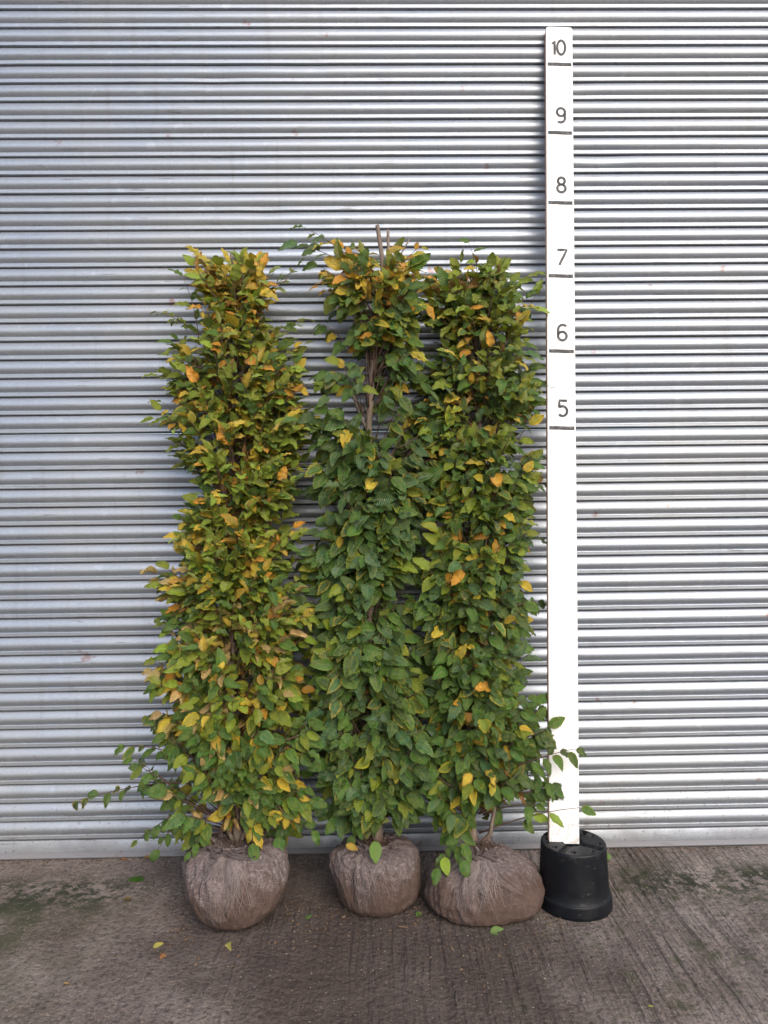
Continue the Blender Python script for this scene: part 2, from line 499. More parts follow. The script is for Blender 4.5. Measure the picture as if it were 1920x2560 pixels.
# bottom rail
rp = [[(RAIL, 0.002), (RAIL - 0.001, -0.004), (RAIL - 0.004, -0.0065), (0.022, -0.0065)],
      [(0.022, -0.0065), (0.020, -0.010), (0.008, -0.021)],
      [(0.008, -0.021), (0.003, -0.0215), (0.003, 0.0)]]
rv, rf = [], []
for st in rp:
    b0 = len(rv)
    for (z, y) in st:
        for i, x in enumerate(sxs):
            rv.append((x, y + 0.0008 * noise.noise(Vector((x * 1.1, 9, 3))), z + 0.0005 * noise.noise(Vector((x, 4, 4)))))
    for j in range(len(st) - 1):
        for i in range(NX - 1):
            a = b0 + j * NX + i; rf.append((a, a + NX, a + NX + 1, a + 1))
mesh_obj('bottom_rail', rv, rf, M_STEEL, shutter)

# ------------------------------------------------------------------ leaves
NL, NW = 19, 5
def leaf_template(seed):
    r = random.Random(seed)
    V, UV = [], []
    fold = r.uniform(0.08, 0.45); curl = r.uniform(-0.12, 0.42); twist = r.uniform(-0.6, 0.6); wav = r.uniform(0.01, 0.06)
    side = r.uniform(-0.12, 0.12)
    phs = r.uniform(0, 6)
    for i in range(NL):
        u = i / (NL - 1)
        w = 0.30 * (math.sin(math.pi * min(1, u ** 0.80)) ** 0.72) * (1.0 - 0.18 * u)
        if i == 0: w = 0.012
        if i == NL - 1: w = 0.004
        ser = 1.0 + (0.08 if i % 2 == 0 else -0.06) * (1 if 1 < i < NL - 2 else 0)
        for j in range(NW):
            v = (j / (NW - 1)) * 2 - 1
            ww = w * (ser if abs(v) > 0.9 else 1.0)
            y = v * ww + side * math.sin(math.pi * u) * 0.4
            x = u + (0.018 if (i % 2 == 0 and abs(v) > 0.9) else 0)
            z = fold * abs(v) * ww - curl * u * u + wav * math.sin(u * 17 + phs) * abs(v) ** 2
            tw = twist * u
            y2 = y * math.cos(tw) - z * math.sin(tw); z2 = y * math.sin(tw) * 0.6 + z
            V.append((x, y2, z2)); UV.append((u, v))
    Fc = []
    for i in range(NL - 1):
        for j in range(NW - 1):
            a = i * NW + j
            Fc.append((a, a + NW, a + NW + 1, a + 1))
    return np.array(V), np.array(UV), np.array(Fc)
def crumple_template(seed):
    V, UV, Fc = leaf_template(seed)
    V = V.copy(); r = random.Random(seed)
    k = r.uniform(2.2, 3.2)
    y = V[:, 1].copy(); V[:, 1] = np.sin(y * k * 2.4) / (k * 2.4) * 0.9; V[:, 2] += (1 - np.cos(y * k * 2.4)) / (k * 1.6)
    V[:, 2] += 0.05 * np.sin(V[:, 0] * 11 + seed)
    return V, UV, Fc
TPL = [leaf_template(s) for s in range(26)]
CRP = [crumple_template(s) for s in range(40, 46)]

class Leaves:
    def __init__(s): s.v = []; s.uv = []; s.f = []; s.c = []; s.n = 0
    def add(s, base, axis, normal, L, col, edge, rnd, dead=False):
        T = (CRP if dead else TPL)
        V, UV, Fc = T[rnd.randrange(len(T))]
        a = axis.normalized(); n = normal - a * normal.dot(a)
        if n.length < 1e-4: n = a.orthogonal()
        n.normalize(); b = n.cross(a)
        Mx = np.array([a, b, n])            # rows
        wsc = rnd.uniform(0.92, 1.12)
        vv = V * np.array([1, wsc, 1]) * L
        s.v.append(vv @ Mx + np.array(base))
        s.uv.append(UV); s.f.append(Fc + s.n); s.n += len(V)
        e = np.clip((np.abs(UV[:, 1]) - 0.5) / 0.5, 0, 1) ** 1.5
        e = np.maximum(e, np.clip((UV[:, 0] - 0.72) / 0.28, 0, 1) * 0.8)[:, None]
        c = np.array(col)[None] * (1 - e) + np.array(edge)[None] * e
        s.c.append(c)
    def build(s, name, parent, origin=None):
        V = np.concatenate(s.v); UV = np.concatenate(s.uv); C_ = np.concatenate(s.c)
        Fc = np.concatenate(s.f).tolist()
        return mesh_obj(name, V, Fc, M_LEAF, parent, True, UV, C_, origin)

def jit(c, r, a=0.22):
    k = 1 + r.uniform(-a, a)
    return tuple(max(0.004, x * k * (1 + r.uniform(-0.08, 0.08))) for x in c)
GREEN_D = (0.023, 0.074, 0.018); GREEN = (0.047, 0.136, 0.022); BLUEG = (0.035, 0.112, 0.044)
OLIVE = (0.19, 0.245, 0.020); LIME = (0.25, 0.37, 0.035)
YEL = (0.66, 0.46, 0.040); ORA = (0.66, 0.29, 0.030); TAN = (0.54, 0.37, 0.15); BRN = (0.24, 0.10, 0.04); PALE = (0.34, 0.31, 0.10)
def pick(r, tab):
    t = sum(w for _, w in tab); x = r.uniform(0, t)
    for c, w in tab:
        x -= w
        if x <= 0: return c
    return tab[-1][0]

# ------------------------------------------------------------------ trees
def interp(rows, y):
    if y <= rows[0][0]: return rows[0][1:]
    for a, b in zip(rows, rows[1:]):
        if y <= b[0]:
            t = (y - a[0]) / (b[0] - a[0])
            return tuple(a[k] + (b[k] - a[k]) * t for k in range(1, len(a)))
    return rows[-1][1:]

def bez(p0, p1, p2, n):
    return [p0 * (1 - t) ** 2 + p1 * 2 * t * (1 - t) + p2 * t * t for t in [i / (n - 1) for i in range(n)]]

def make_tree(cfg):
    r = random.Random(cfg['seed'])
    tp = cfg['trunk']                         # (dx, dy, Y, radius)
    trunk_pts = [pd(a, b, c) for a, b, c, _ in tp]
    base = Vector((trunk_pts[0].x, trunk_pts[0].y, 0))
    root = empty('hornbeam_tree', base)
    tag(root, cfg['label'], 'tree', 'hornbeam trees with wrapped root balls')
    # smooth trunk
    fine, rad = [], []
    n = len(trunk_pts)
    for i in range(n - 1):
        p0 = trunk_pts[max(i - 1, 0)]; p1 = trunk_pts[i]; p2 = trunk_pts[i + 1]; p3 = trunk_pts[min(i + 2, n - 1)]
        for k in range(8):
            t = k / 8
            q = 0.5 * ((2 * p1) + (p2 - p0) * t + (2 * p0 - 5 * p1 + 4 * p2 - p3) * t * t + (3 * p1 - p0 - 3 * p2 + p3) * t ** 3)
            fine.append(q + Vector((noise.noise(q * 9) * 0.004, 0, 0)))
            rad.append((tp[i][3] * (1 - t) + tp[i + 1][3] * t) * (1 + 0.12 * noise.noise(q * 14)))
    fine.append(trunk_pts[-1]); rad.append(tp[-1][3])
    mb = MB(); mb.tube(fine, rad, 12)
    trunk = mb.build('trunk', M_BARK, root)
    for br in cfg.get('limbs', []):
        m2 = MB(); ps = [pd(a, b, c) for a, b, c, _ in br]
        fp, fr = [], []
        for i in range(len(ps) - 1):
            for k in range(5):
                t = k / 5; q = ps[i].lerp(ps[i + 1], t)
                fp.append(q + Vector((noise.noise(q * 12), noise.noise(q * 12 + Vector((5, 5, 5))), 0)) * 0.006)
                fr.append(br[i][3] * (1 - t) + br[i + 1][3] * t)
        fp.append(ps[-1]); fr.append(br[-1][3])
        m2.tube(fp, fr, 8); m2.build('limb', M_BARK, root)
    def trunk_at(z):
        for a, b in zip(fine, fine[1:]):
            if (a.z <= z <= b.z):
                return a.lerp(b, (z - a.z) / max(1e-6, b.z - a.z))
        return fine[-1].copy() if z > fine[-1].z else fine[0].copy()
    lv = Leaves(); tw = MB()
    holes = cfg['holes']
    def in_hole(px, py):
        for hx, hy, rx, ry in holes:
            if ((px - hx) / rx) ** 2 + ((py - hy) / ry) ** 2 < 1: return True
        return False
    Mi = CM.inverted()
    def proj(p):
        c = Mi @ p
        return ((c.x / -c.z) * F + 960) / K, (1280 - (c.y / -c.z) * F) / K
    def sprig(p0, p2, nleaf, depth_frac, L0, sag=0.25, outer=0.35, sprigcol=None, dense=True):
        d = p2 - p0
        mid_ = p0.lerp(p2, 0.5) + Vector((r.uniform(-.02, .02), r.uniform(-.02, .02), -sag * d.length * 0.35 + r.uniform(-0.01, 0.02)))
        pts = bez(p0, mid_, p2, 7)
        tw.tube(pts, [0.0030 * (1 - 0.75 * i / 6) for i in range(7)], 4)
        py = proj(p2)[1]
        droop = cfg['droop'](py)
        tab_o, tab_i = cfg['col'](py)
        sd = 1
        for k in range(nleaf):
            t = outer + (1 - outer) * (k + r.uniform(0.1, 0.9)) / nleaf
            if k == nleaf - 1: t = 1.0
            i = min(5, int(t * 6)); f = t * 6 - i
            p = pts[i].lerp(pts[i + 1], f)
            if dense:
                ppx, ppy = proj(p)
                if in_hole(ppx, ppy): continue
            tdir = (pts[i + 1] - pts[i]).normalized()
            out = Vector((p.x - trunk_at(p.z).x, (p.y - trunk_at(p.z).y) - 0.08, 0))
            if out.length > 1e-4: out.normalize()
            sd = -sd
            sidev = tdir.cross(Vector((0, -0.6, 0.8)))
            if sidev.length < 0.1: sidev = tdir.cross(Vector((1, 0, 0)))
            sidev.normalize()
            ang = R(r.uniform(30, 75)) if t < 0.97 else R(r.uniform(-25, 25))
            ax = tdir * math.cos(ang) + sidev * sd * math.sin(ang)
            ax = ax + out * 0.35 + Vector((0, 0, -1)) * droop * r.uniform(0.6, 1.6) + Vector((r.gauss(0, .25), r.gauss(0, .25), r.gauss(0, .22)))
            ax.normalize()
            nrm = Vector((0, 0, 1)) * (1.0 - 0.45 * droop) + Vector((0.12, -1, 0)) * (0.45 + 0.75 * droop) + out * 0.3 + Vector((r.gauss(0, .35), r.gauss(0, .35), r.gauss(0, .30)))
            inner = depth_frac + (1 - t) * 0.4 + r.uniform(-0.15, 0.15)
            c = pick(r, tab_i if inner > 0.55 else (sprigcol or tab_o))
            dead = c in (BRN,) or (c is TAN and r.random() < 0.5)
            edge = c
            if c in (GREEN, GREEN_D, BLUEG, OLIVE, LIME):
                q = r.random()
                if q < 0.09: edge = tuple(a * 0.5 + b * 0.5 for a, b in zip(c, YEL))
                elif q < 0.42: edge = tuple(a * 0.7 + b * 0.3 for a, b in zip(c, LIME))
            elif c in (YEL, ORA):
                q = r.random()
                if q < 0.35: edge = tuple(a * 0.4 + b * 0.6 for a, b in zip(c, BRN))
                elif q < 0.6: c = tuple(a * 0.45 + b * 0.55 for a, b in zip(c, OLIVE))
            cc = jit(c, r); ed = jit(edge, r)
            L = L0 * r.triangular(0.40, 1.35, 0.95)
            pet = ax.lerp(tdir, 0.4).normalized() * 0.008
            q0 = p + pet
            tip = q0 + ax * L
            if tip.y > -0.020:
                ax.y -= (tip.y + 0.020) / L; ax.normalize()
                if q0.y > -0.022: q0.y = -0.022
            tw.tube([p, q0], 0.0009, 3, False)
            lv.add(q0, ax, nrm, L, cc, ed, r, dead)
    rows = cfg['rows']
    y0, y1 = rows[0][0], rows[-1][0]
    # stratified so coverage is even, with density from the table
    tot = cfg['sprigs']
    ys_ = []
    yy = np.linspace(y0, y1, 400)
    wgt = np.array([max(5, interp(rows, y)[1] - interp(rows, y)[0]) * interp(rows, y)[2] for y in yy])
    cdf = np.cumsum(wgt) / wgt.sum()
    for i in range(tot):
        y = float(np.interp((i + r.random()) / tot, cdf, yy))
        xl, xr, dn = interp(rows, y)
        cx = (xl + xr) / 2 + 10 * noise.noise(Vector((y / 38.0, cfg['seed'], 1))); hw = (xr - xl) / 2 * (1.03 + 0.12 * noise.noise(Vector((y / 30.0, cfg['seed'], 7))))
        a = r.uniform(0, 2 * math.pi); q = math.sqrt(r.random())
        if math.sin(a) < 0 and r.random() < 0.45: a = -a
        if r.random() < 0.45: q = r.uniform(0.78, 1.0)
        x = cx + hw * q * math.copysign(abs(math.cos(a)) ** 0.8, math.cos(a)) * cfg.get('shrink', 0.95)
        x += r.gauss(0, 8)
        zref = pd(x, y, -0.2).z
        tY = trunk_at(zref).y
        dep = min(0.155, hw * K / 640 * 0.95)
        Y = min(-0.045, tY - dep * 1.05 * q * math.sin(a) - 0.0)
        p2 = pd(x, y, Y)
        if in_hole(x, y): continue
        if noise.noise(Vector((p2.x * 8, p2.y * 6, p2.z * 11)) + Vector((cfg['seed'], 0, 0))) < -0.27: continue
        t0 = trunk_at(max(p2.z - r.uniform(0.02, 0.16) - 0.15 * q, 0.28))
        p0 = t0.lerp(p2, 0.0 if q < 0.5 else r.uniform(0, 0.35))
        frac = 1 - q if math.sin(a) > -0.2 else 1 - q * 0.6
        # shorten long reaching twigs' bare part
        sprig(p0, p2, r.randint(*cfg['nl']), frac * 0.9, cfg['L'], sag=cfg['sag'])
    for sp_ in cfg['extra']:
        (ax_, ay_, aY), (bx_, by_, bY), nl, cset = sp_
        sprig(pd(ax_, ay_, aY), pd(bx_, by_, bY), nl, 0.0, cfg['L'] * 0.95, sag=-0.15, outer=0.12, sprigcol=cset, dense=False)
    # stray shoots breaking the outline
    for k in range(26):
        y = r.uniform(y0 + 60, y1 - 110); xl, xr, dn = interp(rows, y)
        sd_ = r.choice((-1, 1)); xe = xl if sd_ < 0 else xr
        if cfg['seed'] == 42 and sd_ > 0 and r.random() < 0.5: continue
        x2 = xe + sd_ * r.uniform(4, 26)
        tY = trunk_at(pd(xe, y, -0.2).z).y
        Y = min(-0.05, tY + r.uniform(-0.10, 0.04))
        sprig(pd(xe - sd_ * 50, y + r.uniform(15, 55), Y), pd(x2, y, Y), r.randint(5, 8), 0.0, cfg['L'], sag=0.1, outer=0.2)
    tw.build('twigs', M_TWIG, root)
    lv.build('foliage', root)
    return root, fine

T_OL = [(OLIVE, 5), (GREEN, 2.2), (LIME, 2.2), (YEL, 1.9), (ORA, 0.8)]
T_GR = [(GREEN, 5), (GREEN_D, 2), (OLIVE, 1.8), (BLUEG, 1.5), (YEL, 0.6)]
T_MID = [(GREEN, 4), (BLUEG, 4), (GREEN_D, 3), (OLIVE, 1.2), (YEL, .15)]
T_TOP = [(ORA, 3.6), (YEL, 3), (OLIVE, 2), (GREEN, 1.3)]
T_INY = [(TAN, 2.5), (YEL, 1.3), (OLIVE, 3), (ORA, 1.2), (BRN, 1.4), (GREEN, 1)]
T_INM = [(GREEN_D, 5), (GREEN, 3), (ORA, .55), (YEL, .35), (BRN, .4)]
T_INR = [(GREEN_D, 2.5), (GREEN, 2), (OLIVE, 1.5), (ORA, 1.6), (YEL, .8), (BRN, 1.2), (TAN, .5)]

def col_left(y):
    if y < 660: return ([(OLIVE, 2), (LIME, 2.2), (YEL, 3), (ORA, 2.8), (TAN, .6)], [(YEL, 2), (ORA, 2), (OLIVE, 2), (BRN, .5)])
    if y < 1230: return (T_OL, [(OLIVE, 3), (GREEN, 1), (YEL, 2), (ORA, 2.2), (BRN, .8)])
    if y < 1560: return ([(OLIVE, 3.2), (GREEN, 3.2), (LIME, 1), (YEL, 1.1), (TAN, 1.2), (ORA, .5)], T_INY)
    return ([(GREEN, 5.5), (OLIVE, 2.2), (BLUEG, 1), (YEL, .7), (TAN, .8)], T_INY)
def col_mid(y):
    if y < 620: return (T_TOP, T_TOP)
    if y < 800: return ([(GREEN, 4), (BLUEG, 2), (OLIVE, 2.5), (YEL, .6), (ORA, .3)], T_INM)
    return (T_MID, T_INM)
def col_right(y):
    if y < 760: return ([(OLIVE, 4), (GREEN, 3), (LIME, .7), (YEL, .7), (ORA, .7), (BRN, .35)], T_INR)
    if y < 1250: return ([(GREEN, 4.5), (OLIVE, 3), (GREEN_D, 1), (BLUEG, 1), (YEL, .5), (ORA, .3)], T_INR)
    return ([(GREEN, 5), (GREEN_D, 2), (BLUEG, 2), (OLIVE, 1), (YEL, .55), (ORA, .15)], T_INR)

YB = -0.42
left_cfg = dict(seed=3, label='left tree with olive and yellow leaves, on a round sagging root ball',
    trunk=[(517, 1862, -0.42, .021), (512, 1760, -.41, .017), (500, 1500, -.35, .014), (508, 1200, -.28, .012), (500, 900, -.21, .010), (520, 700, -.17, .007), (498, 548, -.14, .003)],
    limbs=[[(517, 1830, -.43, .008), (545, 1760, -.46, .007), (560, 1600, -.44, .005)], [(515, 1840, -.42, .008), (470, 1740, -.45, .006), (450, 1640, -.42, .004)],
           [(512, 700, -.17, .005), (560, 640, -.18, .003), (625, 600, -.18, .0016)]],
    rows=[(562, 408, 552, 2.2), (580, 408, 560, 1.9), (605, 415, 570, 1.4), (640, 432, 560, 1.3), (690, 430, 575, 1.25), (735, 400, 600, 1.2), (770, 390, 620, 1.15), (800, 375, 635, 1.2), (850, 372, 640, 1.2), (900, 372, 635, 1.2),
          (950, 392, 640, 1.2), (1000, 402, 648, 1.2), (1050, 400, 645, 1.2), (1100, 403, 640, 1.2), (1150, 400, 640, 1.2), (1200, 392, 645, 1.2), (1250, 372, 650, 1.2), (1300, 378, 650, 1.2),
          (1350, 378, 655, 1.2), (1400, 360, 660, 1.15), (1450, 355, 655, 1.1), (1500, 358, 650, 1.1), (1550, 345, 660, 1.1), (1600, 335, 668, 1.0), (1650, 325, 668, 1.0), (1700, 330, 668, .7),
          (1740, 350, 660, .45), (1780, 390, 650, .28), (1815, 410, 650, .12)],
    holes=[(610, 720, 26, 14), (470, 1790, 30, 14), (500, 1810, 34, 26), (600, 670, 20, 22), (655, 760, 18, 30), (655, 840, 16, 14)],
    sprigs=690, nl=(7, 11), L=0.058, sag=0.0, droop=lambda y: 0.12 if y < 1250 else min(0.75, 0.12 + (y - 1250) / 500),
    col=col_left, shrink=1.06,
    extra=[((420, 1690, -.42), (172, 1728, -.33), 12, [(GREEN, 5), (GREEN_D, 2)]), ((410, 1650, -.42), (275, 1612, -.33), 8, [(GREEN, 5), (OLIVE, 2)]),
           ((400, 1745, -.42), (300, 1812, -.40), 8, [(GREEN, 5), (YEL, 1)]), ((420, 1560, -.36), (322, 1545, -.32), 8, [(GREEN, 4), (OLIVE, 2)]),
           ((540, 660, -.18), (640, 578, -.17), 10, [(GREEN, 2), (OLIVE, 4)]), ((430, 720, -.18), (345, 675, -.17), 9, [(GREEN, 3), (OLIVE, 3)]),
           ((430, 740, -.18), (395, 600, -.18), 6, [(GREEN, 3), (OLIVE, 2)]), ((560, 800, -.18), (655, 745, -.17), 6, [(OLIVE, 2), (YEL, 2)]),
           ((580, 720, -.15), (655, 690, -.15), 7, [(GREEN, 3), (OLIVE, 3)]), ((420, 830, -.2), (345, 812, -.2), 7, [(OLIVE, 3), (GREEN, 1)]),
           ((430, 930, -.2), (338, 905, -.2), 8, [(OLIVE, 2), (GREEN, 2)]), ((420, 1290, -.3), (345, 1240, -.3), 8, None),
           ((400, 1760, -.45), (345, 1830, -.45), 5, [(GREEN, 4)]), ((450, 1760, -.50), (415, 1835, -.52), 6, [(GREEN, 4), (YEL, 1)]),
           ((600, 1740, -.48), (670, 1790, -.48), 6, [(GREEN, 4), (YEL, 1)]), ((560, 1760, -.5), (545, 1815, -.52), 4, [(GREEN, 2), (YEL, 2)]),
           ((640, 1740, -.42), (605, 1800, -.45), 5, [(GREEN, 3), (YEL, 1)]),
           ((560, 1040, -.3), (668, 1000, -.24), 8, None), ((560, 860, -.3), (668, 830, -.2), 8, None)])
mid_cfg = dict(seed=21, label='middle tree with broad dark green leaves and bare cut stem at its orange top', 
    trunk=[(812, 1868, -.36, .026), (817, 1790, -.355, .019), (815, 1600, -.33, .017), (800, 1350, -.29, .015), (798, 1150, -.26, .014), (797, 950, -.24, .0125), (805, 800, -.235, .0115), (822, 660, -.21, .0105), (826, 580, -.20, .009), (815, 487, -.19, .0078)],
    limbs=[[(795, 930, -.235, .009), (782, 905, -.23, .006), (765, 860, -.23, .005), (748, 800, -.22, .003)], [(826, 640, -.21, .006), (842, 570, -.21, .006), (838, 497, -.2, .0055)],
           [(826, 610, -.21, .004), (855, 570, -.22, .003), (885, 517, -.23, .0026)], [(820, 600, -.21, .004), (790, 585, -.22, .003), (740, 545, -.22, .002)],
           [(816, 1860, -.36, .012), (800, 1845, -.40, .007), (785, 1862, -.44, .004)]],
    rows=[(535, 745, 886, 0.8640000000000001), (570, 715, 896, 1.08), (610, 715, 896, 1.1880000000000002), (660, 745, 901, 1.296), (710, 765, 898, 1.296), (745, 760, 886, 0.8640000000000001), (790, 720, 866, 0.72), (840, 712, 886, 0.72), (890, 715, 876, 0.72), (930, 697, 904, 0.9720000000000001), (980, 692, 919, 1.242), (1050, 697, 924, 1.296), (1100, 720, 899, 1.296), (1150, 697, 894, 1.296), (1200, 682, 879, 1.296), (1240, 697, 874, 1.1880000000000002), (1280, 692, 859, 1.08), (1340, 682, 859, 1.08), (1400, 702, 874, 1.242), (1450, 702, 879, 1.296), (1500, 702, 894, 1.296), (1550, 707, 904, 1.296), (1600, 697, 914, 1.296), (1650, 692, 914, 1.296), (1700, 692, 904, 1.1880000000000002), (1735, 702, 894, 0.8640000000000001), (1765, 722, 864, 0.324)],
    holes=[(740, 840, 15, 30), (730, 1085, 22, 16), (770, 880, 16, 35), (803, 865, 27, 78), (808, 785, 20, 42), (880, 860, 16, 26), (735, 870, 16, 30), (850, 930, 12, 12), (870, 1270, 45, 22), (850, 1352, 50, 16), (700, 1340, 12, 26), (845, 815, 12, 12), (870, 880, 12, 20),
           (820, 540, 16, 62), (905, 745, 18, 16), (770, 690, 18, 30), (750, 745, 26, 16)],
    sprigs=540, nl=(6, 9), L=0.069, sag=0.1, droop=lambda y: 0.45 if y < 640 else 0.85,
    col=col_mid, shrink=1.06,
    extra=[((790, 585, -.22), (660, 492, -.2), 8, [(BLUEG, 3), (GREEN, 2), (YEL, 1)]), ((770, 580, -.22), (648, 527, -.2), 7, [(BLUEG, 3), (GREEN, 2)]),
           ((780, 640, -.22), (690, 575, -.2), 7, [(GREEN, 3), (OLIVE, 2)]), ((770, 660, -.22), (692, 620, -.22), 6, [(ORA, 2), (OLIVE, 2)]),
           ((760, 850, -.2), (672, 805, -.2), 7, [(GREEN, 2), (LIME, 1)]), ((760, 930, -.2), (650, 925, -.17), 8, None), ((760, 760, -.22), (700, 700, -.2), 6, [(GREEN, 3), (YEL, 1)]),
           ((850, 600, -.22), (905, 535, -.24), 6, [(ORA, 3), (YEL, 2)]), ((850, 650, -.25), (910, 655, -.27), 4, [(ORA, 2), (GREEN, 2)]),
           ((760, 1250, -.3), (665, 1215, -.2), 7, None), ((760, 1380, -.3), (668, 1330, -.22), 7, None), ((820, 1600, -.4), (845, 1690, -.50), 6, None),
           ((790, 1750, -.42), (765, 1800, -.45), 4, [(GREEN, 3), (YEL, 1)])])
right_cfg = dict(seed=42, label='right tree with mixed green and orange leaves, beside the white measuring board',
    trunk=[(1022, 1850, -.36, .022), (1018, 1760, -.355, .019), (1010, 1600, -.33, .016), (1015, 1350, -.29, .014), (1035, 1150, -.25, .012), (1038, 950, -.21, .011), (1030, 750, -.17, .009), (1022, 640, -.15, .006), (1020, 560, -.13, .003)],
    limbs=[[(1024, 1842, -.36, .010), (1060, 1800, -.39, .008), (1068, 1745, -.40, .0065), (1040, 1728, -.39, .005)], [(1030, 800, -.18, .006), (1070, 720, -.2, .004), (1100, 620, -.18, .002)]],
    rows=[(572, 972, 1070, 1.8), (600, 950, 1110, 1.3), (650, 940, 1130, 1.05), (700, 955, 1130, 1.1), (750, 965, 1115, 1.0), (800, 930, 1140, 1.15), (850, 905, 1145, 1.15), (900, 910, 1130, 1.15), (950, 920, 1120, 1.15),
          (1000, 950, 1135, 1.15), (1050, 960, 1142, 1.1), (1100, 940, 1118, 1.1), (1150, 935, 1130, 1.1), (1200, 920, 1125, 1.1), (1250, 920, 1110, 1.1), (1300, 915, 1135, 1.05), (1350, 920, 1128, 1.05), (1400, 930, 1118, 1.1),
          (1450, 935, 1110, 1.1), (1500, 935, 1135, 1.1), (1550, 935, 1155, 1.1), (1600, 935, 1160, 1.1), (1650, 935, 1170, 1.0), (1700, 935, 1165, .65), (1740, 945, 1150, .4), (1790, 945, 1030, .22), (1820, 945, 1000, .3)],
    holes=[(1075, 738, 20, 10), (935, 742, 40, 14), (1068, 862, 16, 9), (1095, 595, 14, 14), (1065, 1010, 14, 10), (900, 1262, 30, 16), (910, 1352, 35, 12), (1085, 1430, 14, 14), (1080, 1720, 24, 14), (1100, 940, 12, 12), (1130, 1690, 16, 10), (1110, 1760, 40, 22), (1040, 770, 10, 14),
           (960, 1560, 10, 10)],
    sprigs=620, nl=(6, 10), L=0.063, sag=0.05, droop=lambda y: 0.25 if y < 800 else min(0.7, 0.35 + (y - 800) / 1500),
    col=col_right, shrink=1.06,
    extra=[((1045, 600, -.15), (1015, 528, -.15), 3, [(LIME, 2), (GREEN, 2)]), ((1090, 640, -.17), (1150, 590, -.17), 5, [(GREEN, 2), (OLIVE, 2)]), ((1100, 720, -.18), (1155, 640, -.18), 6, [(LIME, 2), (GREEN, 2)]),
           ((1100, 1660, -.42), (1240, 1618, -.46), 9, [(GREEN_D, 2), (GREEN, 2)]), ((1035, 1800, -.38), (1250, 1745, -.48), 5, [(GREEN, 3), (LIME, 1)]),
           ((1100, 860, -.2), (1170, 835, -.2), 8, None), ((1100, 1040, -.24), (1172, 1045, -.2), 6, None), ((1110, 1310, -.3), (1168, 1298, -.25), 6, [(GREEN, 3)]),
           ((1110, 1560, -.35), (1180, 1530, -.32), 7, [(GREEN, 3), (BLUEG, 1)]), ((980, 640, -.2), (920, 600, -.2), 7, [(OLIVE, 3), (GREEN, 3)]),
           ((980, 720, -.2), (915, 690, -.2), 8, [(OLIVE, 2), (GREEN, 3)]), ((990, 1760, -.42), (950, 1870, -.50), 8, [(GREEN, 5), (LIME, 1)]), ((1000, 1780, -.45), (1000, 1850, -.52), 5, [(GREEN, 5), (YEL, 1)]),
           ((960, 830, -.24), (885, 800, -.2), 8, None), ((960, 880, -.24), (890, 900, -.2), 7, None), ((1120, 1650, -.4), (1195, 1700, -.4), 7, [(GREEN, 4)])])
TREES = [make_tree(c) for c in (left_cfg, mid_cfg, right_cfg)]

